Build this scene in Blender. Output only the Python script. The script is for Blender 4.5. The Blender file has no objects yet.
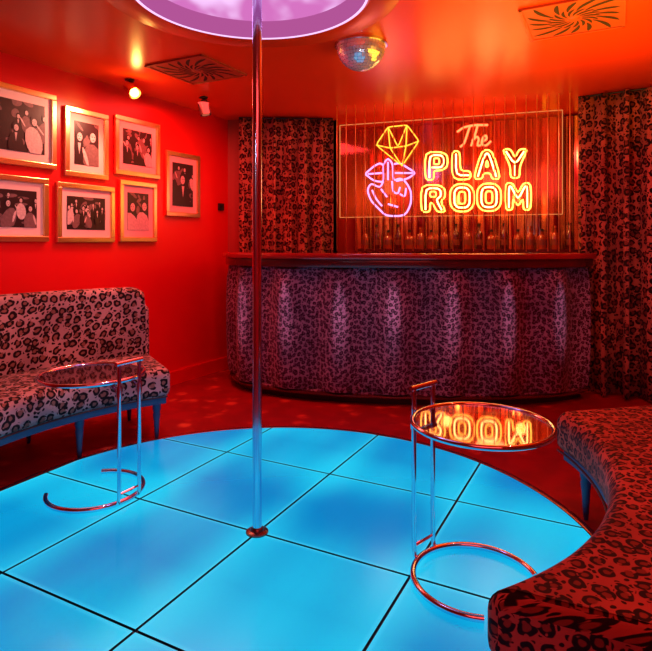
import bpy, math, random
from mathutils import Vector, Matrix
random.seed(4)
S = bpy.context.scene
COL = S.collection
S.view_settings.view_transform = 'Standard'
PI = math.pi
FL = -0.03          # carpet level (stage top is 0)
CAMZ = 1.24
CEIL = 2.49

# ------------------------------------------------------------------ materials
def newmat(name):
    m = bpy.data.materials.new(name); m.use_nodes = True
    nt = m.node_tree
    for n in list(nt.nodes): nt.nodes.remove(n)
    out = nt.nodes.new('ShaderNodeOutputMaterial')
    return m, nt, out
def N(nt, t, **kw):
    n = nt.nodes.new(t)
    for k, v in kw.items(): setattr(n, k, v)
    return n
def math_(nt, op, a, b=None, clamp=False):
    n = nt.nodes.new('ShaderNodeMath'); n.operation = op; n.use_clamp = clamp
    for i, v in enumerate((a, b)):
        if v is None: continue
        if hasattr(v, 'links'): nt.links.new(v, n.inputs[i])
        else: n.inputs[i].default_value = v
    return n.outputs[0]
def sstep(nt, v, a, b):
    n = nt.nodes.new('ShaderNodeMapRange'); n.interpolation_type = 'SMOOTHSTEP'
    nt.links.new(v, n.inputs[0]); n.inputs[1].default_value = a; n.inputs[2].default_value = b
    return n.outputs[0]
def mixc(nt, f, a, b):
    n = nt.nodes.new('ShaderNodeMix'); n.data_type = 'RGBA'
    for i, v in ((0, f), (6, a), (7, b)):
        if hasattr(v, 'links'): nt.links.new(v, n.inputs[i])
        elif i == 0: n.inputs[i].default_value = v
        else: n.inputs[i].default_value = (*v, 1)
    return n.outputs[2]
def principled(nt, out, **kw):
    p = nt.nodes.new('ShaderNodeBsdfPrincipled')
    for k, v in kw.items():
        k = k.replace('_', ' ')
        if hasattr(v, 'links'): nt.links.new(v, p.inputs[k])
        else: p.inputs[k].default_value = v
    nt.links.new(p.outputs[0], out.inputs[0])
    return p
def plain(name, col, rough=.5, metal=0, var=.08, scale=20, coat=0, bump=0):
    m, nt, out = newmat(name)
    tc = N(nt, 'ShaderNodeTexCoord'); no = N(nt, 'ShaderNodeTexNoise')
    nt.links.new(tc.outputs['Object'], no.inputs['Vector']); no.inputs['Scale'].default_value = scale
    c = mixc(nt, no.outputs[0], tuple(x*(1-var) for x in col), tuple(min(1, x*(1+var)) for x in col))
    p = principled(nt, out, Base_Color=c, Roughness=rough, Metallic=metal, Coat_Weight=coat)
    if bump:
        b = N(nt, 'ShaderNodeBump'); b.inputs['Strength'].default_value = bump; b.inputs['Distance'].default_value = .01
        nt.links.new(no.outputs[0], b.inputs['Height']); nt.links.new(b.outputs[0], p.inputs['Normal'])
    return m
def emit(name, col, s):
    m, nt, out = newmat(name)
    e = N(nt, 'ShaderNodeEmission'); e.inputs[0].default_value = (*col, 1); e.inputs[1].default_value = s
    nt.links.new(e.outputs[0], out.inputs[0]); return m
def leopard(name, base, mid, dark, scale, rough=.8, thick=0, rnd=.6, brk0=.41, warp=.6):
    m, nt, out = newmat(name)
    tc = N(nt, 'ShaderNodeTexCoord')
    vec = tc.outputs['UV']
    no = N(nt, 'ShaderNodeTexNoise'); no.inputs['Scale'].default_value = scale*1.1; no.inputs['Detail'].default_value = 2
    nt.links.new(vec, no.inputs['Vector'])
    vm = N(nt, 'ShaderNodeVectorMath', operation='SUBTRACT'); vm.inputs[1].default_value = (.5, .5, .5)
    nt.links.new(no.outputs['Color'], vm.inputs[0])
    vs = N(nt, 'ShaderNodeVectorMath', operation='SCALE'); vs.inputs['Scale'].default_value = warp/scale
    nt.links.new(vm.outputs[0], vs.inputs[0])
    va = N(nt, 'ShaderNodeVectorMath', operation='ADD')
    nt.links.new(vec, va.inputs[0]); nt.links.new(vs.outputs[0], va.inputs[1])
    vo = N(nt, 'ShaderNodeTexVoronoi'); vo.voronoi_dimensions = '2D'; vo.inputs['Scale'].default_value = scale
    vo.inputs['Randomness'].default_value = rnd
    nt.links.new(va.outputs[0], vo.inputs['Vector'])
    d = vo.outputs['Distance']
    ring = math_(nt, 'MULTIPLY', sstep(nt, d, .18-thick, .24-thick), math_(nt, 'SUBTRACT', 1, sstep(nt, d, .38+thick, .43+thick)))
    n2 = N(nt, 'ShaderNodeTexNoise'); n2.inputs['Scale'].default_value = scale*1.9; n2.inputs['Detail'].default_value = 1
    nt.links.new(vec, n2.inputs['Vector'])
    brk = sstep(nt, n2.outputs[0], brk0, brk0+.05)
    ring = math_(nt, 'MULTIPLY', ring, brk)
    v2 = N(nt, 'ShaderNodeTexVoronoi'); v2.voronoi_dimensions = '2D'; v2.inputs['Scale'].default_value = scale*1.9
    nt.links.new(va.outputs[0], v2.inputs['Vector'])
    sp = math_(nt, 'MULTIPLY', math_(nt, 'SUBTRACT', 1, sstep(nt, v2.outputs[0], .22, .29)), sstep(nt, d, .50, .55))
    inside = math_(nt, 'SUBTRACT', 1, sstep(nt, d, .24, .32))
    c = mixc(nt, inside, base, mid)
    mask = math_(nt, 'MAXIMUM', ring, sp)
    c = mixc(nt, mask, c, dark)
    n3 = N(nt, 'ShaderNodeTexNoise'); n3.inputs['Scale'].default_value = 3.2; n3.inputs['Detail'].default_value = 2
    nt.links.new(vec, n3.inputs['Vector'])
    k = N(nt, 'ShaderNodeMix'); k.data_type = 'RGBA'; k.blend_type = 'MULTIPLY'; k.inputs[0].default_value = 1
    nt.links.new(c, k.inputs[6]); nt.links.new(mixc(nt, sstep(nt, n3.outputs[0], .3, .7), (.60, .56, .62), (1, 1, 1)), k.inputs[7])
    p = principled(nt, out, Base_Color=k.outputs[2], Roughness=rough, Sheen_Weight=.12, Sheen_Roughness=.4)
    p.inputs['Specular IOR Level'].default_value = .25
    return m

M = {}
M['wall'] = plain('red_wall_paint', (.80, .004, .008), .36, 0, .05, 3, 0, .03)
M['ceil'] = plain('red_ceiling_gloss', (.85, .055, .005), .27, 0, .05, 2)
M['back'] = plain('dark_red_wall', (.40, .02, .01), .5)
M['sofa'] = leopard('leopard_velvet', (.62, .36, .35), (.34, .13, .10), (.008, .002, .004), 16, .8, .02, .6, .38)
M['sofa2'] = leopard('leopard_velvet_redlit', (.46, .13, .08), (.24, .06, .03), (.006, .001, .003), 21, .75, .02, .55, .38, .45)  # same velvet with the red room light put into its colour
M['barfur'] = leopard('leopard_bar_velvet', (.46, .26, .40), (.18, .08, .15), (.005, .001, .006), 26, .65, .015, .6, .38, .4)  # mauve base has the mix of blue stage and red room light in it
M['curt'] = leopard('leopard_curtain_velvet', (.55, .17, .10), (.24, .055, .035), (.006, .001, .004), 14, .75, .02, .6, .39, .45)
M['chrome'] = plain('chrome', (.66, .74, .90), .08, 1, .02)
M['polechrome'] = plain('pole_chrome', (.62, .66, .86), .14, 1, .02)
M['brass'] = plain('brass', (.85, .50, .22), .22, 1, .05)
M['copper'] = plain('rose_gold_frame', (1.0, .68, .30), .28, 1, .05)
M['black'] = plain('black_metal', (.02, .015, .015), .4)
M['gunmetal'] = plain('dark_lamp_metal', (.16, .13, .13), .3, .9)
M['teal'] = plain('blue_lit_wood', (.03, .08, .20), .4)  # blue glow from the stage floor is put into the wood colour
M['darkwood'] = plain('dark_counter_wood', (.10, .012, .010), .25, 0, .4, 8, .3)
M['countertop'] = plain('polished_counter_top', (.34, .02, .015), .12, 0, .2, 8, .6)
M['piping'] = plain('dark_piping', (.05, .02, .025), .6)
M['mat'] = plain('passepartout', (.95, .66, .60), .7, 0, .03)
M['ph_dark'] = plain('photo_black', (.025, .010, .012), .35, 0, .3)
M['ph_mid'] = plain('photo_grey', (.22, .12, .12), .35, 0, .5, 60)
M['ph_light'] = plain('photo_white', (.80, .55, .52), .35, 0, .4, 60)
M['ventm'] = plain('vent_paint', (.45, .06, .02), .4)
M['ventd'] = plain('vent_dark', (.02, .004, .004), .8)
M['glassdark'] = plain('bottle_glass', (.08, .010, .01), .08, 0, .2, 9, 1)
M['amber'] = plain('amber_liquor_glass', (.34, .06, .02), .08, 0, .2, 9, 1)
M['label'] = plain('bottle_label', (.20, .05, .03), .6)
M['seam'] = plain('stage_seam', (.0, .05, .14), .5, 0)
M['rim'] = plain('stage_rim_metal', (.35, .10, .12), .25, .8)
M['neonY'] = emit('neon_yellow', (1, .42, .05), 6)
M['neonY2'] = emit('neon_warm_core', (1, .62, .16), 8)
M['neonR'] = emit('neon_red', (1, .12, .035), 4.5)
M['neonP'] = emit('neon_pink', (.85, .32, .85), 2.0)
M['neonO'] = emit('neon_orange', (1, .40, .03), 2.6)
M['edge'] = emit('panel_edge_glow', (1, .30, .08), .8)
M['lamp'] = emit('lamp_bulb', (1, .50, .14), 8)
M['lampdim'] = emit('lamp_bulb_dim', (1, .20, .1), .5)
M['mauve'] = emit('mauve_inner_wall', (.60, .12, .42), .75)
M['lilac'] = emit('lilac_edge_light', (.85, .55, .95), 1.3)
m, nt, out = newmat('purple_diffuser'); M['purple'] = m
tc = N(nt, 'ShaderNodeTexCoord'); no = N(nt, 'ShaderNodeTexNoise'); no.inputs['Scale'].default_value = 5
mp = N(nt, 'ShaderNodeMapping'); mp.inputs['Scale'].default_value = (1, .5, 1); nt.links.new(tc.outputs['Object'], mp.inputs[0])
nt.links.new(mp.outputs[0], no.inputs['Vector'])
c = mixc(nt, sstep(nt, no.outputs[0], .38, .64), (.62, .16, .50), (.90, .55, .95))
e = N(nt, 'ShaderNodeEmission'); nt.links.new(c, e.inputs[0]); e.inputs[1].default_value = 1.1; nt.links.new(e.outputs[0], out.inputs[0])
# glass table top
m, nt, out = newmat('mirrored_table_glass'); M['tglass'] = m
g = N(nt, 'ShaderNodeBsdfGlossy'); g.inputs[0].default_value = (.62, .42, .44, 1); g.inputs[1].default_value = .04
t = N(nt, 'ShaderNodeBsdfTransparent'); t.inputs[0].default_value = (.75, .70, .72, 1)
mx = N(nt, 'ShaderNodeMixShader'); mx.inputs[0].default_value = .62
nt.links.new(t.outputs[0], mx.inputs[1]); nt.links.new(g.outputs[0], mx.inputs[2]); nt.links.new(mx.outputs[0], out.inputs[0])
m, nt, out = newmat('sign_acrylic'); M['acrylic'] = m
g = N(nt, 'ShaderNodeBsdfGlossy'); g.inputs[0].default_value = (1, .7, .8, 1); g.inputs[1].default_value = .08
t = N(nt, 'ShaderNodeBsdfTransparent'); t.inputs[0].default_value = (.92, .66, .62, 1)
mx = N(nt, 'ShaderNodeMixShader'); mx.inputs[0].default_value = .08
d_ = N(nt, 'ShaderNodeBsdfTranslucent'); d_.inputs[0].default_value = (1, .30, .14, 1)
m2 = N(nt, 'ShaderNodeMixShader'); m2.inputs[0].default_value = .15
nt.links.new(t.outputs[0], mx.inputs[1]); nt.links.new(g.outputs[0], mx.inputs[2])
nt.links.new(mx.outputs[0], m2.inputs[1]); nt.links.new(d_.outputs[0], m2.inputs[2]); nt.links.new(m2.outputs[0], out.inputs[0])
# luminous stage glass: soft streaks over the tubes below, thin bright margin
m, nt, out = newmat('blue_lit_glass'); M['stage'] = m
tc = N(nt, 'ShaderNodeTexCoord')
no = N(nt, 'ShaderNodeTexNoise'); no.inputs['Scale'].default_value = 1.2; no.inputs['Detail'].default_value = 0
nt.links.new(tc.outputs['Object'], no.inputs['Vector'])
sx = N(nt, 'ShaderNodeSeparateXYZ'); nt.links.new(tc.outputs['UV'], sx.inputs[0])
au = math_(nt, 'ABSOLUTE', math_(nt, 'SUBTRACT', sx.outputs[0], .5)); av = math_(nt, 'ABSOLUTE', math_(nt, 'SUBTRACT', sx.outputs[1], .5))
wv = math_(nt, 'MULTIPLY', math_(nt, 'COSINE', math_(nt, 'MULTIPLY', sx.outputs[1], 4*PI)), .05)
f = math_(nt, 'ADD', math_(nt, 'MULTIPLY', no.outputs[0], .8), math_(nt, 'ADD', wv, math_(nt, 'MULTIPLY', math_(nt, 'ADD', au, av), .35)))
f = sstep(nt, f, .30, .90)
c = mixc(nt, f, (.0, .22, .58), (.010, .58, .88))
mg = math_(nt, 'MULTIPLY', sstep(nt, math_(nt, 'MAXIMUM', au, av), .462, .486), .30)
c = mixc(nt, mg, c, (.08, .74, .97))
p = principled(nt, out, Base_Color=(.0, .03, .05, 1), Roughness=.20, Emission_Color=c, Emission_Strength=1.0)
p.inputs['Specular IOR Level'].default_value = .12
# carpet
m, nt, out = newmat('red_patterned_carpet'); M['carpet'] = m
tc = N(nt, 'ShaderNodeTexCoord'); vo = N(nt, 'ShaderNodeTexVoronoi'); vo.inputs['Scale'].default_value = 6
no = N(nt, 'ShaderNodeTexNoise'); no.inputs['Scale'].default_value = 7
nt.links.new(tc.outputs['Object'], vo.inputs['Vector']); nt.links.new(tc.outputs['Object'], no.inputs['Vector'])
f = sstep(nt, vo.outputs[0], .15, .40)
c = mixc(nt, f, (.70, .10, .05), (.34, .006, .012)); c2 = mixc(nt, sstep(nt, no.outputs[0], .35, .65), c, (.26, .006, .010))
principled(nt, out, Base_Color=c2, Roughness=.42)
# mirror strips behind the bar
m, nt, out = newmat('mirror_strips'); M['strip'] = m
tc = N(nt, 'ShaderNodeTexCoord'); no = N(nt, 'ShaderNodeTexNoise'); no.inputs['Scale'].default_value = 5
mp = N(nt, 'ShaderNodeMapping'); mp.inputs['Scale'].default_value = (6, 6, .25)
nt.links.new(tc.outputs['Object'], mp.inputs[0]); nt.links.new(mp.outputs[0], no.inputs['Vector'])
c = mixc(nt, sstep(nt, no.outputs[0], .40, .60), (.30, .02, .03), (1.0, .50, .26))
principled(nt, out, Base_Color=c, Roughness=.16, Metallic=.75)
m, nt, out = newmat('mirror_facets'); M['disco'] = m
p = principled(nt, out, Base_Color=(.80, .88, 1, 1), Roughness=.14, Metallic=.6)

# ------------------------------------------------------------------ object helpers
def link(o, parent=None):
    COL.objects.link(o)
    if parent is not None: o.parent = parent
    return o
def mesh(name, V, F, mat, parent=None, uv=None, smooth=True, mats=None, mi=None, loopuv=None):
    me = bpy.data.meshes.new(name); me.from_pydata([tuple(v) for v in V], [], F)
    for mm in (mats or [mat]): me.materials.append(mm)
    if uv is not None:
        l = me.uv_layers.new(name='UVMap')
        for lp in me.loops: l.data[lp.index].uv = uv[lp.vertex_index]
    if loopuv is not None:
        l = me.uv_layers.new(name='UVMap'); me.update()
        for p in me.polygons:
            for li in p.loop_indices: l.data[li].uv = loopuv(p, me.loops[li].vertex_index, me)
    if mi:
        for i, p in enumerate(me.polygons): p.material_index = mi[i]
    me.update(); me.validate()
    o = bpy.data.objects.new(name, me)
    if smooth:
        for p in me.polygons: p.use_smooth = True
        try: me.set_sharp_from_angle(angle=math.radians(38))
        except Exception: pass
    return link(o, parent)
def tag(o, label, cat, group=None, kind=None):
    if kind: o['kind'] = kind
    if label: o['label'] = label
    if cat: o['category'] = cat
    if group: o['group'] = group
    return o
def empty(name, label, cat, loc=(0, 0, 0), rz=0, group=None):
    o = bpy.data.objects.new(name, None); o.empty_display_size = .1; COL.objects.link(o)
    o.location = loc; o.rotation_euler = (0, 0, rz)
    return tag(o, label, cat, group)
class MB:
    def __init__(s): s.V = []; s.F = []; s.mi = []
    def add(s, V, F, mi=0):
        b = len(s.V); s.V += [tuple(v) for v in V]; s.F += [tuple(i+b for i in f) for f in F]; s.mi += [mi]*len(F)
    def box(s, c, d, rz=0, mi=0):
        ca, sa = math.cos(rz), math.sin(rz); V = []
        for x in (-.5, .5):
            for y in (-.5, .5):
                for z in (-.5, .5):
                    a, b = x*d[0], y*d[1]
                    V.append((c[0]+a*ca-b*sa, c[1]+a*sa+b*ca, c[2]+z*d[2]))
        s.add(V, [(0,1,3,2),(4,6,7,5),(0,4,5,1),(2,3,7,6),(0,2,6,4),(1,5,7,3)], mi)
    def lathe(s, prof, c=(0,0,0), n=24, mi=0):
        V = []; F = []
        for r, z in prof:
            for k in range(n):
                a = 2*PI*k/n; V.append((c[0]+r*math.cos(a), c[1]+r*math.sin(a), c[2]+z))
        for i in range(len(prof)-1):
            for k in range(n):
                F.append((i*n+k, i*n+(k+1)%n, (i+1)*n+(k+1)%n, (i+1)*n+k))
        F.append(tuple(reversed(range(n)))); F.append(tuple((len(prof)-1)*n+k for k in range(n)))
        s.add(V, F, mi)
    def tube(s, pts, r, n=10, closed=False, mi=0):
        P = [Vector(p) for p in pts]; V = []; F = []; m = len(P)
        up = None
        for i in range(m):
            if closed: t = P[(i+1) % m]-P[i-1]
            else: t = P[min(i+1, m-1)]-P[max(i-1, 0)]
            if t.length < 1e-9: t = Vector((0,0,1))
            t.normalize()
            if up is None:
                up = Vector((0,0,1)) if abs(t.z) < .9 else Vector((1,0,0))
            a = up-t*up.dot(t)
            if a.length < 1e-6: a = t.orthogonal()
            a.normalize(); up = a; b = t.cross(a)
            for k in range(n):
                q = 2*PI*k/n; V.append(P[i]+a*(r*math.cos(q))+b*(r*math.sin(q)))
        for i in range(m if closed else m-1):
            j = (i+1) % m
            for k in range(n):
                F.append((i*n+k, i*n+(k+1)%n, j*n+(k+1)%n, j*n+k))
        if not closed:
            F.append(tuple(reversed(range(n)))); F.append(tuple((m-1)*n+k for k in range(n)))
        s.add(V, F, mi)
    def build(s, name, mat, parent=None, smooth=True, mats=None):
        return mesh(name, s.V, s.F, mat, parent, None, smooth, mats, s.mi if mats else None)
def catmull(P, n=8):
    P = [Vector(p) for p in P]; Q = [2*P[0]-P[1]]+P+[2*P[-1]-P[-2]]; out = []
    for i in range(1, len(Q)-2):
        for k in range(n):
            t = k/n; a, b, c, d = Q[i-1], Q[i], Q[i+1], Q[i+2]
            out.append(.5*((2*b)+(c-a)*t+(2*a-5*b+4*c-d)*t*t+(3*b-a-3*c+d)*t**3))
    out.append(P[-1]); return out
def rrect(x0, x1, z0, z1, r, n=5):
    r = max(.001, min(r, (x1-x0)/2-.0005, (z1-z0)/2-.0005)); out = []
    for cx, cz, a0 in ((x1-r, z0+r, -PI/2), (x1-r, z1-r, 0), (x0+r, z1-r, PI/2), (x0+r, z0+r, PI)):
        for k in range(n+1):
            a = a0+PI/2*k/n; out.append((cx+r*math.cos(a), cz+r*math.sin(a)))
    return out
def rings_mesh(name, rings, mat, parent=None, closed=True, caps=True, planar=False):
    n = len(rings[0]); V = []; UV = []; F = []; u = 0; cum = [0]*n
    for i, R in enumerate(rings):
        if i:
            u += max((R[k]-rings[i-1][k]).length for k in range(0, n, max(1, n//6)))
            for k in range(n): cum[k] += (R[k]-rings[i-1][k]).length
        v = 0
        for k in range(n+(1 if closed else 0)):
            kk = k % n
            if k: v += (R[kk]-R[k-1]).length
            V.append(R[kk]); UV.append((cum[kk] if planar else u, R[kk].z if planar else v))
    w = n+(1 if closed else 0)
    for i in range(len(rings)-1):
        for k in range(w-1):
            F.append((i*w+k, i*w+k+1, (i+1)*w+k+1, (i+1)*w+k))
    nb = len(F)
    if caps:
        for R, rev in ((rings[0], False), (rings[-1], True)):
            b = len(V); c = sum(R, Vector())/n; ax = (R[0]-c); ax.z = 0
            ax = ax.normalized() if ax.length > 1e-6 else Vector((1,0,0))
            for q in R:
                V.append(q); UV.append(((q-c).dot(ax)+3.3, q.z+1.7))
            idx = tuple(range(b, b+n)); F.append(tuple(reversed(idx)) if rev else idx)
    if not planar: return mesh(name, V, F, mat, parent, UV)
    def lu(p, vi, me):
        if p.index < nb and abs(p.normal.z) > .75: return (V[vi].x+7, V[vi].y+7)
        return UV[vi]
    return mesh(name, V, F, mat, parent, None, loopuv=lu)
def dup(root, loc=None, rz=None, label=None):
    r = root.copy(); COL.objects.link(r)
    if loc: r.location = loc
    if rz is not None: r.rotation_euler = (0, 0, rz)
    if label: r['label'] = label
    for ch in list(root.children):
        c = ch.copy(); COL.objects.link(c); c.parent = r
        for g in list(ch.children):
            d = g.copy(); COL.objects.link(d); d.parent = c
    return r

# ------------------------------------------------------------------ room shell
WD = Vector((.485, .875, 0)).normalized()       # left wall running direction
WC = Vector((-1.0, 5.7, 0))                     # left-back corner
WN = Vector((WD.y, -WD.x, 0))                   # left wall normal into the room
def wallseg(mb, a, b, side, z0=FL, z1=CEIL, th=.1):
    a = Vector((a[0], a[1], 0)); b = Vector((b[0], b[1], 0)); t = (b-a).normalized(); n = Vector((-t.y, t.x, 0))*side*th
    V = [a, b, b+n, a+n]; VV = [(v.x, v.y, z) for z in (z0, z1) for v in V]
    mb.add(VV, [(0,1,2,3),(7,6,5,4),(0,4,5,1),(1,5,6,2),(2,6,7,3),(3,7,4,0)])
ROOM = [(-4.88, -1.3), (-1.0, 5.7), (.12, 5.7), (.12, 6.24), (3.6, 5.09), (3.6, -1.3)]
fl = mesh('floor', [(x, y, z) for z in (FL-.1, FL) for x, y in [(-5,-1.5),(4,-1.5),(4,6.6),(-5,6.6)]],
          [(3,2,1,0),(4,5,6,7),(0,1,5,4),(1,2,6,5),(2,3,7,6),(3,0,4,7)], M['carpet'], smooth=False); fl['kind'] = 'structure'
ce = mesh('ceiling', [(x, y, z) for z in (CEIL, CEIL+.1) for x, y in [(-5,-1.5),(4,-1.5),(4,6.6),(-5,6.6)]],
          [(3,2,1,0),(4,5,6,7),(0,1,5,4),(1,2,6,5),(2,3,7,6),(3,0,4,7)], M['ceil'], smooth=False); ce['kind'] = 'structure'
for nm, segs in (('wall_left', [(ROOM[0], ROOM[1])]), ('wall_back', [(ROOM[1], ROOM[2]), (ROOM[2], ROOM[3]), (ROOM[3], ROOM[4])]),
                 ('wall_right', [(ROOM[4], ROOM[5])]), ('wall_front', [(ROOM[5], ROOM[0])])):
    mb = MB()
    for a, b in segs: wallseg(mb, a, b, 1)
    o = mb.build(nm, M['back'] if nm == 'wall_back' else M['wall'], smooth=False); o['kind'] = 'structure'
mb = MB(); a = WC-WD*6.5; b = WC
wallseg(mb, (a.x, a.y), (b.x, b.y), -1, FL, .09, .02)
o = mb.build('baseboard_left', M['wall'], smooth=False); o['kind'] = 'structure'

# ------------------------------------------------------------------ stage
SC = Vector((-.29, 2.35, 0)); SR = 1.43
POLE = Vector((-.295, 2.40, 0))
A = Vector((.46, .888, 0)); B = Vector((.888, -.46, 0)); TS = .685
st = empty('light_up_stage', 'round blue light-up glass dance stage set in the red carpet', 'stage', (SC.x, SC.y, FL))
mb = MB(); mb.lathe([(SR-.012, 0), (SR-.012, .022)], n=96); mb.build('base', M['seam'], st)
ring = []
for k in range(96):
    a = 2*PI*k/96; e = Vector((math.cos(a), math.sin(a), 0))
    ring.append([e*r+Vector((0,0,z)) for r, z in rrect(SR-.014, SR+.02, 0, .0295, .006, 2)])
ring.append(ring[0]); rings_mesh('rim', ring, M['rim'], st, caps=False)
def clip(poly, n, d):
    out = []
    for i in range(len(poly)):
        p, q = poly[i], poly[(i+1) % len(poly)]; a, b = p.dot(n)-d, q.dot(n)-d
        if a <= 0: out.append(p)
        if a*b < 0: out.append(p+(q-p)*(a/(a-b)))
    return out
circ = [Vector(((SR-.02)*math.cos(2*PI*k/120), (SR-.02)*math.sin(2*PI*k/120), 0)) for k in range(120)]
P0 = POLE-SC; gp = .0055
for i in range(-3, 3):
    for j in range(-3, 3):
        pl = circ; oa, ob = P0.dot(A), P0.dot(B)
        for n_, dd in ((A, oa+(i+1)*TS-gp), (-A, -(oa+i*TS+gp)), (B, ob+(j+1)*TS-gp), (-B, -(ob+j*TS+gp))):
            if len(pl) > 2: pl = clip(pl, n_, dd)
        if len(pl) < 3: continue
        area = abs(sum(pl[k].x*pl[(k+1) % len(pl)].y-pl[(k+1) % len(pl)].x*pl[k].y for k in range(len(pl))))/2
        if area < .004: continue
        n_ = len(pl); V = [(p.x, p.y, .019) for p in pl]+[(p.x, p.y, .0295) for p in pl]
        uv = [((Vector(v).dot(A)-oa)/TS-i, (Vector(v).dot(B)-ob)/TS-j) for v in V]
        F = [tuple(range(n_-1, -1, -1)), tuple(range(n_, 2*n_))]+[(k, (k+1) % n_, n_+(k+1) % n_, n_+k) for k in range(n_)]
        mesh('glass_panel', V, F, None, st, uv, smooth=False, mats=[M['stage'], M['seam']], mi=[1, 0]+[1]*n_)

# ------------------------------------------------------------------ pole
po = empty('dance_pole', 'tall chrome dance pole standing at the centre of the blue stage', 'pole', (POLE.x, POLE.y, 0))
mb = MB(); mb.lathe([(.0200, .0), (.0200, CEIL)], n=32); mb.build('pole', M['polechrome'], po)
mb = MB(); mb.lathe([(.048, 0), (.048, .006), (.040, .010), (.030, .012), (.026, .022), (.021, .026)], n=32); mb.build('base_flange', M['gunmetal'], po)

# ------------------------------------------------------------------ ceiling light ring
LC = Vector((-.335, 2.49, CEIL))
cl = empty('ceiling_light_ring', 'large round ceiling light with orange rim and purple glow above the pole', 'ceiling light', LC)
def ringpart(name, prof, mat, n=96):
    ring = []
    for k in range(n):
        a = 2*PI*k/n; e = Vector((math.cos(a), math.sin(a), 0)); ring.append([e*r+Vector((0,0,z)) for r, z in prof])
    ring.append(ring[0]); return rings_mesh(name, ring, mat, cl, closed=True, caps=False)
ringpart('rim', [(.545,-.0),(.528,-.14),(.535,-.15),(.66,-.15),(.675,-.14),(.675,0)], M['ceil'])
ringpart('edge_light', rrect(.518, .527, -.155, -.138, .004, 2), M['lilac'])
ringpart('inner_wall', rrect(.505, .517, -.15, -.02, .003, 1), M['mauve'])
V = []; F = []; pc = POLE-Vector((LC.x, LC.y, 0))
for k in range(64):
    a = 2*PI*k/64; e = Vector((math.cos(a), math.sin(a), 0))
    q = pc+e*.03; V += [(q.x, q.y, -.07), (e.x*.49, e.y*.49, -.07)]
for k in range(64): j = (k+1) % 64; F.append((2*k, 2*k+1, 2*j+1, 2*j))
mesh('diffuser', V, F, M['purple'], cl, smooth=False)

# ------------------------------------------------------------------ tables
def make_table(label, loc, rz, group, gap):
    t = empty('side_table', label, 'table', loc, rz, group)
    TH = .585; R = .246; px = -.262; TOP = .668; bx = -.025
    mb = MB(); mb.tube([(R*math.cos(2*PI*k/72), R*math.sin(2*PI*k/72), TH) for k in range(72)], .0095, 12, True)
    mb.build('table_rim', M['chrome'], t)
    mb = MB(); mb.lathe([(R-.008, TH-.003), (R-.008, TH+.003)], n=72); mb.build('glass_top', M['tglass'], t)
    g0 = math.radians(gap); mb = MB()
    pts = [(bx+.225*math.cos(g0+(2*PI-2*g0)*k/60), .225*math.sin(g0+(2*PI-2*g0)*k/60), .0135) for k in range(61)]
    mb.tube(pts, .0125, 12); mb.build('base_ring', M['chrome'], t)
    for s in (-1, 1):
        mb = MB(); x = px; y = s*.06
        mb.tube([(x+.022, y, .0135), (x+.006, y, .022), (x, y, .045), (x, y, .3), (x, y, TOP)], .0095, 12); mb.build('upright', M['chrome'], t)
        mb = MB(); mb.tube([(x, y, TH-.055), (x+.03, y, TH-.03), (x+.06, y*.98, TH-.012)], .007, 8)
        mb.tube([(x, y, TH-.07), (x, y, TH-.02)], .0135, 12); mb.build('top_bracket', M['chrome'], t)
    mb = MB(); mb.tube([(px, -.078, TOP+.005), (px, .078, TOP+.005)], .0105, 12); mb.build('handle', M['chrome'], t)
    mb = MB(); mb.tube([(px, -.06, .06), (px, .06, .06)], .006, 8); mb.build('crossbar', M['chrome'], t)
    return t
make_table('chrome and glass side table nearer the right sofa, reflecting the neon sign', (.563, 2.03, .0005), math.radians(-48), 'chrome side tables', 50)
make_table('chrome and glass side table beside the left sofa, posts on its right', (-1.168, 2.80, .0005), math.radians(151), 'chrome side tables', 46)

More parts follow.
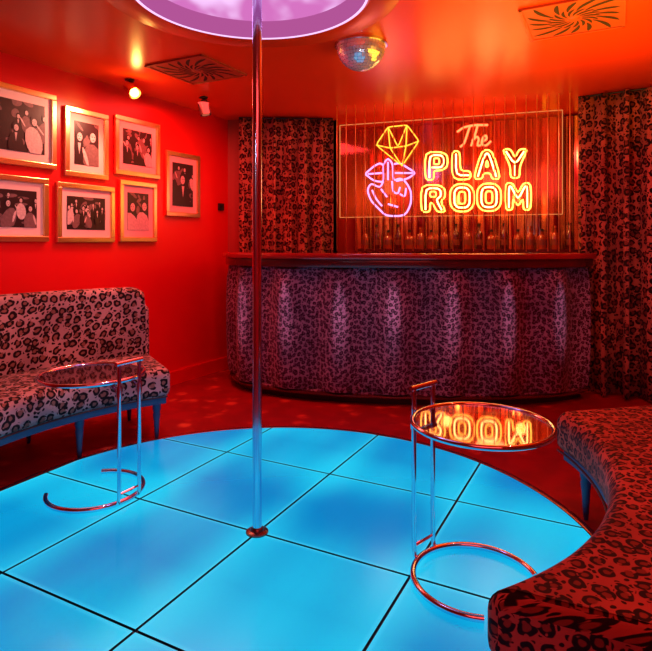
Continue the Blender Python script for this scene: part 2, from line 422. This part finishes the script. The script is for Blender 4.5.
# ------------------------------------------------------------------ sofas
def sofa(label, frames, legspec, fabric):
    s = empty('curved_sofa', label, 'sofa', (0, 0, FL), 0, None); dz = -FL
    def sweep(name, n0, n1, z0, z1, rad, mat, tilt=0, inset0=0, er=0, puff=0):
        rings = []
        def ring(p, d, ins, adv, tdir, zt=None):
            zt = z1 if zt is None else zt; out = []
            for n, z in rrect(n0+ins, n1-ins, z0+ins, zt-ins, max(.004, rad-ins)):
                q = p+d*(n+tilt*(z-z0))+tdir*adv
                if puff and z > (z0+z1)/2: z += puff*math.sin(PI*min(1, max(0, (n-n0)/(n1-n0))))
                out.append(Vector((q.x, q.y, z+dz)))
            return out
        t0 = (frames[0][0]-frames[1][0]).normalized(); t1 = (frames[-1][0]-frames[-2][0]).normalized()
        rr = rad*.8
        def drop(i):
            if not er: return None
            c = lambda k: frames[k][0]+frames[k][1]*n0
            sd = min((c(i)-c(0)).length, (c(i)-c(-1)).length)
            if sd >= er: return None
            return z1-er*(1-math.sqrt(max(0, 1-(1-sd/er)**2)))
        for k in range(5):
            a = PI/2*(k)/5; rings.append(ring(*frames[0], rr*(1-math.sin(a)), -inset0+rr*(math.cos(a)-1), t0, drop(0)))
        for i in range(2, len(frames)-2): rings.append(ring(*frames[i], 0, 0, t0, drop(i)))
        for k in range(4, -1, -1):
            a = PI/2*(k)/5; rings.append(ring(*frames[-1], rr*(1-math.sin(a)), -inset0+rr*(math.cos(a)-1), t1, drop(-1)))
        return rings_mesh(name, rings, mat, s, planar=True)
    sweep('seat_cushion', 0, .60, .26, .44, .055, fabric, puff=.015)
    sweep('backrest', .585, .69, .27, .92, .052, fabric, tilt=.06, er=.13)
    sweep('base_frame', .035, .66, .215, .262, .008, M['teal'], inset0=.03)
    mb = MB(); mb.tube([(*(p+d*.003).xy, .268+dz) for p, d in frames[2:-2]], .005, 8); mb.build('piping', M['piping'], s)
    for p in legspec:
        mb = MB(); mb.lathe([(.010, 0), (.013, .03), (.019, .13), (.024, .17), (.020, .18), (.026, .20), (.026, .238)], (p.x, p.y, 0), 16)
        mb.build('leg', M['teal'], s)
    return s
fr = []
NF = 110
for k in range(NF+1):
    a = math.radians(119.8+(176-119.8)*k/NF); d = Vector((math.cos(a), math.sin(a), 0)); fr.append((SC+d*1.39, d))
def polar(a, r): a = math.radians(a); return SC+Vector((math.cos(a), math.sin(a), 0))*r
sofa('curved leopard-print sofa against the red wall under the framed pictures', fr,
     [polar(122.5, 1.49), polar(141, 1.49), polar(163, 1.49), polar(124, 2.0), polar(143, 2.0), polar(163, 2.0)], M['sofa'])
fr = []
for k in range(NF+1):
    a = 13-71.5*k/NF; R = 1.235+(a+57)/70*.175
    ph = a if a > -35 else -35+(a+35)*(-10/22)
    ar = math.radians(a); fr.append((SC+Vector((math.cos(ar), math.sin(ar), 0))*R, Vector((math.cos(math.radians(ph)), math.sin(math.radians(ph)), 0))))
sofa('curved leopard-print sofa in the right foreground beside the stage', fr,
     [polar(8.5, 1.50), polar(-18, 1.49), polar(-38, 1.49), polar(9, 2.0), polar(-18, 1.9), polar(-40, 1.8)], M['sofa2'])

# ------------------------------------------------------------------ bar
BP = catmull([(-.85,5.42,0),(-.83,5.12,0),(-.72,4.87,0),(-.50,4.69,0),(-.2,4.55,0),(.2,4.44,0),(.6,4.385,0),(1.0,4.365,0),(1.4,4.38,0),(1.75,4.44,0),(1.98,4.52,0),(2.12,4.62,0)], 16)
def normals(P):
    out = []
    for i in range(len(P)):
        t = (P[min(i+1, len(P)-1)]-P[max(i-1, 0)]).normalized(); out.append(Vector((t.y, -t.x, 0)))
    return out
BN = normals(BP)
bar = empty('bar_counter', 'curved bar with leopard-print padded front and dark wooden top', 'bar', (0, 0, FL))
FP = .43
def barsweep(name, prof, mat, flute=0):
    rings = []; s = 0
    for i, (p, n) in enumerate(zip(BP, BN)):
        if i: s += (BP[i]-BP[i-1]).length
        f = flute*(.5-.5*math.cos(2*PI*s/FP)-.6) if flute else 0
        R = []
        for o_, z in prof:
            w = (f if o_ > .02 else 0); q = p+n*(o_+w)
            R.append(Vector((q.x, q.y, z-FL)))
        rings.append(R)
    return rings_mesh(name, rings, mat, bar)
barsweep('padded_front', [(-.05,.06),(.0,.045),(.025,.06),(.04,.15),(.05,.4),(.052,.7),(.045,.92),(.025,1.03),(0,1.045),(-.05,1.045)], M['barfur'], .085)
barsweep('plinth', [(-.06,FL),(-.02,FL),(-.02,.06),(-.06,.06)], M['black'])
barsweep('counter_edge', rrect(-.20, .085, 1.045, 1.115, .012, 2), M['darkwood'])
barsweep('counter_top', rrect(-.24, .115, 1.112, 1.158, .010, 2), M['countertop'])
barsweep('foot_trim', rrect(-.01, .05, .028, .046, .006, 2), M['darkwood'])

# ------------------------------------------------------------------ curtains
def curtain(label, a, b, z0, z1, nf, amp):
    a = Vector((*a, 0)); b = Vector((*b, 0)); t = (b-a); L = t.length; t.normalize(); n = Vector((t.y, -t.x, 0))
    c = empty('leopard_curtain', label, 'curtain', (0, 0, 0))
    m = nf*16; zs = [z0, z0+.4, z0+1.0, z0+1.6, z1-.15, z1]; V = []; UV = []; F = []; u = 0; prev = None
    for i in range(m+1):
        s = L*i/m; ph = 2*PI*nf*i/m
        off = amp*(math.sin(ph)+.22*math.sin(2.3*ph+1))*min(1, .35+i/24)
        p0 = a+t*(s+.4*amp*math.sin(2*ph))+n*off
        if prev is not None: u += (p0-prev).length
        prev = p0
        for k, z in enumerate(zs):
            q = a+t*(s+.4*amp*math.sin(2*ph))+n*off*(1.0 if k < 4 else .8)
            V.append((q.x, q.y, z)); UV.append((u, z))
    w = len(zs)
    for i in range(m):
        for k in range(w-1): F.append((i*w+k, (i+1)*w+k, (i+1)*w+k+1, i*w+k+1))
    o = mesh('fabric', V, F, M['curt'], c, UV)
    sm = o.modifiers.new('Solid', 'SOLIDIFY'); sm.thickness = .006
    mb = MB(); mb.tube([tuple(a+Vector((0,0,z1+.006))), tuple(b+Vector((0,0,z1+.006)))], .008, 10); mb.build('rail', M['black'], c)
    return c
curtain('dark leopard-print curtain at the left end behind the bar', (-.86, 5.53), (.07, 5.58), FL+.02, 2.47, 6, .066)
curtain('tall leopard-print curtain at the right end of the bar', (2.15, 4.77), (3.25, 4.07), FL+.02, 2.474, 8, .090)

# ------------------------------------------------------------------ back bar
PA = Vector((.14, 5.60, 0)); PB = Vector((2.09, 4.95, 0)); PT = (PB-PA).normalized(); PN = Vector((PT.y, -PT.x, 0)); PL = (PB-PA).length
ang = math.atan2(PT.y, PT.x)
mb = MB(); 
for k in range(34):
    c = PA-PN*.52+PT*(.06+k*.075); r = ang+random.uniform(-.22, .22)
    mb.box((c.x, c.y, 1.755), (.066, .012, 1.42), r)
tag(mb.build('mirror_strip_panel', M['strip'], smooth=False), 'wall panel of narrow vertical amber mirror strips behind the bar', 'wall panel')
c = PA-PN*.40+PT*1.25
mb = MB(); mb.box((c.x, c.y, 1.165), (2.3, .17, .03), ang)
tag(mb.build('back_bar_shelf', M['darkwood'], smooth=False), 'long dark shelf carrying bottles below the neon sign', 'shelf')
kinds = [([(.036,0),(.038,.01),(.038,.12),(.03,.145),(.013,.165),(.012,.205)], 'amber'),
         ([(.032,0),(.033,.01),(.033,.14),(.026,.165),(.012,.185),(.011,.235)], 'glassdark'),
         ([(.044,0),(.045,.01),(.045,.10),(.036,.125),(.015,.14),(.014,.175)], 'amber')]
protos = {}
for k in range(19):
    i = (k*7+k//3) % 3; q = PA-PN*(.39+.02*random.random())+PT*(.16+k*.117+random.uniform(-.012, .012))
    desc = ['tall amber bottle', 'slim dark bottle', 'squat amber bottle'][i]
    if i not in protos:
        b = empty('bottle', desc+' in the row on the shelf below the neon sign', 'bottle', (q.x, q.y, 1.18), 0, desc+'s on the back bar shelf')
        mb = MB(); mb.lathe(kinds[i][0], n=16); mb.build('glass_body', M[kinds[i][1]], b)
        r = kinds[i][0][1][0]; mb = MB(); mb.lathe([(r+.001, .04), (r+.001, .095)], n=16); mb.build('paper_label', M['label'], b)
        zt = kinds[i][0][-1][1]; mb = MB(); mb.lathe([(.015, zt-.005), (.015, zt+.020)], n=12); mb.build('cap', M['black'] if i else M['brass'], b)
        protos[i] = b
    else: dup(protos[i], (q.x, q.y, 1.18))
c = PA-PN*.22+PT*1.10
mb = MB(); mb.box((c.x, c.y, .48), (2.1, .42, 1.02), ang); mb.box((c.x, c.y, 1.005), (2.12, .44, .03), ang)
tag(mb.build('back_bar_cabinet', M['darkwood'], smooth=False), 'low dark cabinet behind the bar under the bottle shelf', 'cabinet')
# thin rods hanging between counter and sign
rod = None; RA = Vector((.10, 5.12, 0)); RB = Vector((2.03, 4.66, 0))
for k in range(24):
    q = RA+(RB-RA)*(k/23)
    if rod is None:
        mb = MB(); mb.lathe([(.0035, 0), (.0035, CEIL-1.17)], n=8); rod = mb.build('hanging_rod', M['copper'])
        tag(rod, 'thin metal rod in the row hanging from the ceiling between counter and sign', 'rod', 'thin hanging rods in front of the sign'); o = rod
    else:
        o = rod.copy(); COL.objects.link(o)
    o.location = (q.x, q.y, 1.17)

# ------------------------------------------------------------------ neon sign
sg = empty('neon_sign', 'clear hanging panel with glowing PLAY ROOM neon lettering above the bar', 'neon sign', (PA.x, PA.y, 1.495))
def onpanel(x, y, off=.02):
    d = Vector(((x-326)/560, 1, (243-y)/560)); o = Vector((0, 0, CAMZ)); p0 = PA+PN*off
    t = p0.dot(PN)/Vector((d.x, d.y, 0)).dot(PN); q = o+d*t
    return q-Vector((PA.x, PA.y, 1.495))
H = .92; c = PT*(PL/2)
mb = MB(); mb.box((c.x, c.y, H/2), (PL, .012, H), ang); mb.build('clear_panel', M['acrylic'], sg, smooth=False)
mb = MB()
for (u0, u1, v0, v1) in ((0, PL, -.003, .003), (0, PL, H-.003, H+.003), (-.003, .003, 0, H), (PL-.003, PL+.003, 0, H)):
    q = PT*((u0+u1)/2); mb.box((q.x, q.y, (v0+v1)/2), (u1-u0, .014, v1-v0), ang)
mb.build('lit_edge', M['edge'], sg, smooth=False)
for u in (.15, PL/2, PL-.15):
    q = PT*u; mb = MB(); mb.box((q.x, q.y, H+.037), (.03, .02, .074), ang); mb.build('hanging_bracket', M['brass'], sg, smooth=False)
def neon(name, strokes, mat, r=.009, label=None, off=.02, sub=3):
    mb = MB()
    for pts, closed in strokes:
        P = []; n = len(pts)
        for i in range(n if closed else n-1):
            a, b = pts[i], pts[(i+1) % n]
            for k in range(sub): P.append((a[0]+(b[0]-a[0])*(k/sub), a[1]+(b[1]-a[1])*(k/sub)))
        if not closed: P.append(pts[-1])
        Q = []
        for i in range(len(P)):
            if not closed and i in (0, len(P)-1): Q.append(P[i]); continue
            a, b, c = P[i-1], P[i], P[(i+1) % len(P)]; Q.append(((a[0]+2*b[0]+c[0])/4, (a[1]+2*b[1]+c[1])/4))
        mb.tube([onpanel(x, y, off) for x, y in Q], r, 8, closed)
    o = mb.build(name, mat, sg)
    if label: o['label'] = label
    return o
G = {
 'P': [([(0,0),(0,1),(.72,1),(.98,.88),(.98,.48),(.72,.34),(.38,.34),(.38,0)], True), ([(.38,.78),(.62,.78),(.62,.56),(.38,.56)], True), ([(.19,.08),(.19,.89),(.7,.89),(.8,.8),(.8,.56),(.7,.45),(.3,.45)], False)],
 'L': [([(0,0),(0,1),(.42,1),(.42,.3),(.98,.3),(.98,0)], True), ([(.21,.9),(.21,.15),(.9,.15)], False)],
 'A': [([(0,0),(.32,1),(.68,1),(1,0),(.68,0),(.62,.2),(.38,.2),(.32,0)], True), ([(.44,.42),(.56,.42),(.5,.68)], True), ([(.17,.08),(.43,.88),(.57,.88),(.83,.08)], False)],
 'Y': [([(0,1),(.34,1),(.5,.68),(.66,1),(1,1),(.68,.42),(.68,0),(.32,0),(.32,.42)], True), ([(.15,.92),(.5,.45),(.85,.92)], False), ([(.5,.45),(.5,.08)], False)],
 'R': [([(0,0),(0,1),(.72,1),(.96,.86),(.96,.54),(.78,.4),(1,0),(.64,0),(.46,.34),(.36,.34),(.36,0)], True), ([(.36,.76),(.6,.76),(.6,.56),(.36,.56)], True), ([(.18,.08),(.18,.88),(.68,.88),(.79,.78),(.79,.58),(.6,.46),(.83,.07)], False)],
 'O': [([(.25,0),(0,.22),(0,.78),(.25,1),(.75,1),(1,.78),(1,.22),(.75,0)], True), ([(.42,.28),(.36,.36),(.36,.64),(.42,.72),(.58,.72),(.64,.64),(.64,.36),(.58,.28)], True), ([(.32,.14),(.18,.28),(.18,.72),(.32,.87),(.68,.87),(.82,.72),(.82,.28),(.68,.14)], True)],
 'M': [([(0,0),(0,1),(.3,1),(.5,.6),(.7,1),(1,1),(1,0),(.7,0),(.7,.45),(.5,.12),(.3,.45),(.3,0)], True), ([(.15,.08),(.15,.88),(.24,.88),(.5,.36),(.76,.88),(.85,.88),(.85,.08)], False)]}
for ch, x0, x1, y0, y1 in (('P',425,448,180,152),('L',452,471,179.5,151),('A',473,501,179,150),('Y',502,528,178,149),
                           ('R',421,446,212,185),('O',450,474,211.5,184),('O',477,501,211,183.5),('M',505,531,210,183)):
    ss = G[ch]
    def mp_(pts): return [(x0+(x1-x0)*u, y0+(y1-y0)*v) for u, v in pts]
    core = [s_ for s_ in ss if s_ is ss[-1] or (ch == 'Y' and s_ in ss[1:])]
    outl = [s_ for s_ in ss if s_ not in core]
    o = neon('neon_letter', [(mp_(p), c_) for p, c_ in outl], M['neonY'], .0072)
    o2 = neon('inner_tube', [(mp_(p), c_) for p, c_ in core], M['neonY2'], .0072)
    o2.parent = o
neon('neon_script', [([(457,132),(464,127),(475,125),(488,125)], False), ([(470,126),(467,135),(464,144),(460,147)], False),
     ([(478,124),(475,135),(471,146)], False), ([(472,141),(477,136),(479,139),(477,146),(481,145)], False),
     ([(482,142),(487,139),(486,135),(483,137),(481,144),(486,146),(491,141)], False)], M['neonR'], .0095, 'orange-red script neon reading The', off=.03)
neon('neon_hand', [([(386,216),(379,209),(371,201),(367,190),(371,183),(380,188),(384,180),(383,164),(388,158),(393,164),(393,181),(400,178),(406,182),(411,191),(411,204),(405,216)], True),
     ([(392,181),(393,192),(398,194),(400,187)], False), ([(400,194),(405,197),(406,188)], False), ([(381,189),(387,197)], False), ([(388,204),(398,207)], False),
     ([(382,206),(376,199),(372,190)], False), ([(388,162),(388,180)], False)], M['neonP'], .0085, 'pink neon hand with a raised finger')
neon('neon_lips', [([(365,174),(374,166),(380,163),(383,165)], False), ([(394,164),(400,163),(408,168),(416,173),(407,179),(396,181)], False), ([(365,174),(374,181),(383,182)], False), ([(368,174),(382,173)], False), ([(395,173),(413,173)], False)], M['neonP'], .0085, 'pink neon lips behind the finger')
neon('neon_diamond', [([(376,145),(388,127),(407,125),(419,141),(402,166)], True), ([(376,145),(390,148),(406,146),(419,141)], False), ([(388,127),(390,148),(402,166)], False), ([(407,125),(406,146),(402,166)], False), ([(388,127),(398,147),(407,125)], False)], M['neonO'], .0055, 'orange neon faceted diamond above the lips', off=.035, sub=8)

# ------------------------------------------------------------------ framed pictures on the left wall
def picture(label, t0, t1, z0, z1, seed, kind=0):
    rnd = random.Random(seed); w = t1-t0; h = z1-z0; base = WC-WD*((t0+t1)/2)
    rz = math.atan2(WD.y, WD.x)
    p = empty('framed_picture', label, 'picture', (base.x+WN.x*.001, base.y+WN.y*.001, z0), rz, 'framed pictures on the red wall')
    fw = .038; mb = MB()
    for c_, d_ in (((0, -.014, fw/2), (w, .026, fw)), ((0, -.014, h-fw/2), (w, .026, fw)), ((-w/2+fw/2, -.014, h/2), (fw, .026, h-2*fw)), ((w/2-fw/2, -.014, h/2), (fw, .026, h-2*fw))): mb.box(c_, d_)
    fo = mb.build('frame', M['copper'], p, smooth=False)
    bv = fo.modifiers.new('Bevel', 'BEVEL'); bv.width = .004; bv.segments = 2
    mb = MB(); mb.box((0, -.006, h/2), (w-2*fw, .008, h-2*fw)); mb.build('mount', M['mat'], p, smooth=False)
    mx_ = .085; mz = .095; iw = w-2*mx_; ih = h-2*mz; mb = MB()
    mb.box((0, -.011, h/2), (iw, .002, ih), 0, 0)
    def ell(cx, cz, rx, rz_, lay, mi, n=14, sk=0):
        V = [(max(-iw/2, min(iw/2, cx+rx*math.cos(2*PI*k/n)+sk*rz_*math.sin(2*PI*k/n))), -.0125-lay*.0003, max(h/2-ih/2, min(h/2+ih/2, cz+rz_*math.sin(2*PI*k/n)))) for k in range(n)]
        mb.add(V, [tuple(range(n))], mi)
    for k in range(20): ell(rnd.uniform(-.5, .5)*iw, h/2+rnd.uniform(-.5, .5)*ih, rnd.uniform(.03, .12)*iw, rnd.uniform(.03, .12)*ih, k*.05, rnd.choice((1, 1, 0)), sk=rnd.uniform(-1, 1))
    lay = 2
    rows = {0: ((0, .26, .06), (2, .14, .115)), 1: ((4, .27, .06), (3, .05, .085)), 2: ((7, .30, .05), (6, .08, .058)), 3: ((3, .30, .05), (1, .20, .12))}[kind]
    for row, (nf, zo, hs) in enumerate(rows):
        for k in range(nf):
            s = ih*hs*rnd.uniform(.82, 1.2)
            x = (-.5+(k+.5+(.4 if not row and nf > 1 else 0))/nf)*iw+rnd.uniform(-.06, .06)*iw; zc = h/2+zo*ih+rnd.uniform(-.09, .09)*ih
            dress = rnd.choice((0, 0, 1, 2))
            ell(x, zc-s*4.6, s*2.1, s*3.4, lay, dress, sk=rnd.uniform(-.3, .3))
            if dress == 0: mb.add([(max(-iw/2,min(iw/2,x+a_)), -.0125-(lay+.4)*.0003, max(h/2-ih/2,zc+b_)) for a_, b_ in ((-.35*s,-1.3*s),(.35*s,-1.3*s),(0,-3.6*s))], [(0,1,2)], 2)
            else: ell(x+rnd.choice((-1, 1))*s*1.6, zc-s*3.6, s*.35, s*1.6, lay+.5, 2, sk=rnd.uniform(-.9, .9))
            ell(x, zc+s*.25, s*.95, s*1.15, lay+.8, 0, sk=rnd.uniform(-.15, .15))
            ell(x+s*.1*rnd.choice((-1, 1)), zc-.1*s, s*.6, s*.85, lay+1.1, 2)
            for ex in (-.25, .25): ell(x+ex*s, zc+.02*s, s*.13, s*.09, lay+1.4, 0, 8)
            ell(x, zc-.48*s, s*.2, s*.08, lay+1.4, 1, 8)
            lay += 1.6
    mb.build('photograph', None, p, smooth=False, mats=[M['ph_dark'], M['ph_mid'], M['ph_light']])
    return p
picture('large framed black and white photo, top row, cut off by the left edge', 1.94, 2.52, 1.76, 2.29, 1, 1)
picture('small framed black and white photo second from left in the top row', 1.49, 1.872, 1.73, 2.24, 2, 0)
picture('framed black and white photo third from left in the top row', .95, 1.425, 1.79, 2.265, 3, 1)
picture('narrow framed black and white photo hanging alone furthest right', .44, .875, 1.48, 2.06, 14, 3)
picture('framed photo in the bottom row, cut off by the left edge', 2.0, 2.55, 1.25, 1.69, 5, 1)
picture('wide framed crowd photo in the middle of the bottom row', 1.43, 1.935, 1.245, 1.68, 6, 2)
picture('framed photo last in the bottom row, below the third top one', .985, 1.38, 1.25, 1.75, 17, 0)
q = WC-WD*.12+WN*.012
mb = MB(); mb.box((q.x, q.y, 1.60), (.07, .022, .07), math.atan2(WD.y, WD.x)); mb.box((q.x+WN.x*.012, q.y+WN.y*.012, 1.61), (.04, .006, .02), math.atan2(WD.y, WD.x))
tag(mb.build('wall_switch', M['black'], smooth=False), 'small dark control box on the red wall near the curtain', 'switch')

# ------------------------------------------------------------------ vents: square plates with leaf-shaped swirl slots
def vent(label, x, y):
    v = empty('ceiling_vent', label, 'vent', (x, y, CEIL), math.atan2(A.y, A.x), 'swirl ceiling vents')
    mb = MB(); L_ = .51
    mb.box((0, 0, -.004), (L_, L_, .008)); mb.build('plate', M['ventm'], v, smooth=False)
    mb = MB()
    for s in (-1, 1):
        mb.box((0, s*(L_/2-.008), -.010), (L_, .016, .006)); mb.box((s*(L_/2-.008), 0, -.010), (.016, L_, .006))
    mb.build('edge', M['ventm'], v, smooth=False)
    mb = MB()
    def leaf(a0, s0, s1, wd, tw):
        L = []; R_ = []
        for k in range(7):
            f = k/6; s = s0+(s1-s0)*f; a = a0+tw*f; w_ = wd*math.sin(PI*min(1, .08+f*.92))**.7*(.4+.6*f) if k < 6 else 0
            x_, y_ = s*math.cos(a), s*math.sin(a); L.append((x_-w_*math.sin(a), y_+w_*math.cos(a))); R_.append((x_+w_*math.sin(a), y_-w_*math.cos(a)))
        P = L+R_[:-1][::-1]; n = len(P)
        mb.add([(a_, b_, -.0095) for a_, b_ in P], [tuple(range(n))])
    for k in range(16):
        leaf(2*PI*k/16, .045, .140, .013, .5)
        a = 2*PI*(k+.5)/16
        ext = min(.315, .230/max(abs(math.cos(a+.3)), abs(math.sin(a+.3))))
        leaf(a, .115, ext, .019, .32)
    mb.build('slots', M['ventd'], v, smooth=False)
    mb = MB(); mb.lathe([(.025, -.016), (.034, -.008)], n=20); mb.build('hub', M['ventm'], v)
vent('square swirl air vent in the ceiling at the upper right', 1.37, 3.10)
vent('square swirl air vent in the ceiling above the framed pictures', -.93, 4.04)

# ------------------------------------------------------------------ mirror half ball
db = empty('mirror_ball', 'silver mirrored half ball fixed to the ceiling', 'mirror ball', (.22, 3.52, CEIL))
V = []; F = []; R = .155; nr = 11; 
for i in range(nr):
    e0 = PI/2*i/nr; e1 = PI/2*(i+1)/nr; m_ = max(6, int(44*math.cos((e0+e1)/2)))
    for k in range(m_):
        a0 = 2*PI*(k+.04)/m_; a1 = 2*PI*(k+.96)/m_; b = len(V); ee0 = e0+.006; ee1 = e1-.006
        for e_, a_ in ((ee0, a0), (ee0, a1), (ee1, a1), (ee1, a0)): V.append((R*math.cos(e_)*math.cos(a_), R*math.cos(e_)*math.sin(a_), -.012-R*math.sin(e_)))
        F.append((b, b+3, b+2, b+1))
mesh('mirror_tiles', V, F, M['disco'], db, smooth=False)
mb = MB(); mb.lathe([(R*.985*math.cos(PI/2*i/12)+.0001, -.012-R*.985*math.sin(PI/2*i/12)) for i in range(13)], n=32); mb.build('core', M['chrome'], db)
mb = MB(); mb.lathe([(R+.012, 0), (R+.012, -.014), (R, -.016)], n=40); mb.build('mounting_ring', M['chrome'], db)

# ------------------------------------------------------------------ spot lamps
def spot(label, x, y, lit, aim, tilt):
    s = empty('spot_lamp', label, 'lamp', (x, y, CEIL), aim)
    mb = MB(); mb.lathe([(.035, 0), (.035, -.012), (.008, -.018)], n=20); mb.lathe([(.008, -.01), (.008, -.05)], n=10); mb.build('mount', M['black'], s)
    T = Matrix.Rotation(math.radians(tilt), 4, 'Y')
    def put(name, prof, mat):
        tmp = MB(); tmp.lathe(prof, n=24); mb = MB(); mb.add([T @ Vector(v)+Vector((0, 0, -.055)) for v in tmp.V], tmp.F); return mb.build(name, mat, s)
    put('housing', [(.02, .03), (.045, .015), (.050, -.10), (.044, -.10), (.036, -.06)], M['brass'] if lit else M['gunmetal'])
    put('bulb', [(.004, -.06), (.030, -.065), (.035, -.085), (.030, -.102), (.015, -.110), (.002, -.112)] if lit else [(.030, -.09), (.032, -.099)], M['lamp'] if lit else M['lampdim'])
spot('brightly lit spot lamp on the ceiling above the framed pictures', -1.50, 4.28, True, PI*1.78, -48)
spot('unlit dark metal spot lamp on the ceiling near the left curtain', -1.05, 4.80, False, PI, 12)

# ------------------------------------------------------------------ lights
def area(loc, rot, size, power, col, sy=None):
    l = bpy.data.lights.new('area', 'AREA'); l.energy = power; l.color = col; l.size = size
    if sy: l.shape = 'RECTANGLE'; l.size_y = sy
    o = bpy.data.objects.new('area_light', l); COL.objects.link(o); o.location = loc; o.rotation_euler = [math.radians(a) for a in rot]; return o
def point(loc, power, col, r=.05):
    l = bpy.data.lights.new('point', 'POINT'); l.energy = power; l.color = col; l.shadow_soft_size = r
    o = bpy.data.objects.new('point_light', l); COL.objects.link(o); o.location = loc; return o
def spotl(loc, tgt, power, col, deg=70, blend=.6, r=.03):
    l = bpy.data.lights.new('spot', 'SPOT'); l.energy = power; l.color = col; l.spot_size = math.radians(deg); l.spot_blend = blend; l.shadow_soft_size = r
    o = bpy.data.objects.new('spot_light', l); COL.objects.link(o); o.location = loc
    o.rotation_euler = (Vector(tgt)-Vector(loc)).to_track_quat('-Z', 'Y').to_euler(); return o
RED = (1, .06, .05)
area((.3, .2, 2.4), (20, 0, 0), 1.8, 34, RED)                                   # general red
area((-.9, 4.4, 2.44), (0, 0, 0), .8, 28, RED)                                  # back floor, wall
spotl((-1.40, 4.15, 2.3), (-2.0, 3.6, 1.3), 30, (1, .45, .28), 120)              # pictures
spotl((-.9, 2.6, 2.1), (-2.1, 3.6, 1.9), 12, (1, .50, .42), 60, .9)              # pictures, left group
spotl((-.5, 2.4, 2.30), (-1.9, 3.5, .5), 58, (1, .48, .46), 70, .9)             # sofa left
spotl((-1.2, 4.3, 2.3), (-1.6, 5.0, 1.2), 12, RED, 130)
spotl((-1.9, -.6, 2.2), (-.3, 2.4, 1.2), 30, (.8, .8, 1), 16, .8, .12)           # unseen spot added for a cool highlight on the pole
spotl((.15, 2.3, 1.6), (.22, 3.52, 2.42), 9, (.65, .88, 1), 13, .5, .05)          # cool spot added to brighten the mirror ball
area((1.4, 3.1, 1.9), (180, 0, 0), 1.4, 28, (1, .42, .015))                      # unseen floating uplight added for the orange ceiling wash
point((-1.42, 4.2, 2.36), 2.8, (1, .48, .10), .03)                               # glow of the lit spot lamp
point((.55, 5.25, 1.85), 4.5, (1, .24, .08), .15)
point((1.5, 5.1, 1.85), 5.5, (1, .24, .08), .15)
point((.5, 5.72, 1.7), 3.5, (1, .40, .10), .05)
point((1.2, 5.55, 1.7), 3.5, (1, .40, .10), .05)
point((1.85, 5.32, 1.7), 3.5, (1, .40, .10), .05)
point((LC.x, LC.y+.1, 2.25), 3, (.7, .35, 1), .1)
spotl((-.2, 3.9, 2.4), (-.45, 5.6, 1.6), 22, (1, .16, .12), 60)                 # left curtain
spotl((1.3, 3.4, 2.4), (2.7, 4.4, 1.4), 36, (1, .15, .10), 75)                   # right curtain
spotl((1.3, 2.3, 2.4), (1.2, 1.6, .4), 44, (1, .08, .05), 90)                    # near sofa
spotl((2.2, 2.6, 1.2), (2.6, 4.4, .8), 6, (.2, .55, .7), 60)
# narrow overhead spots added to make light bands on the padded bar front
s_ = 0; nxt = FP*.5
for i in range(1, len(BP)):
    s_ += (BP[i]-BP[i-1]).length
    if s_ >= nxt:
        nxt += FP
        q = BP[i]+BN[i]*.95; e = BP[i]+BN[i]*.04
        spotl((q.x, q.y, 2.3), (e.x, e.y, .60), 125, (1, .55, .74), 10.5, 1, .02).scale = (.45, 1, 1)

w = bpy.data.worlds.new('World'); S.world = w; w.use_nodes = True
w.node_tree.nodes['Background'].inputs[0].default_value = (.5, .04, .04, 1); w.node_tree.nodes['Background'].inputs[1].default_value = .1

cam = bpy.data.cameras.new('Camera'); co = bpy.data.objects.new('Camera', cam); COL.objects.link(co)
co.location = (0, 0, CAMZ); co.rotation_euler = (PI/2, 0, 0)
cam.sensor_width = 36; cam.lens = 36*560/652; cam.shift_y = -82.5/652; cam.clip_start = .05
S.camera = co
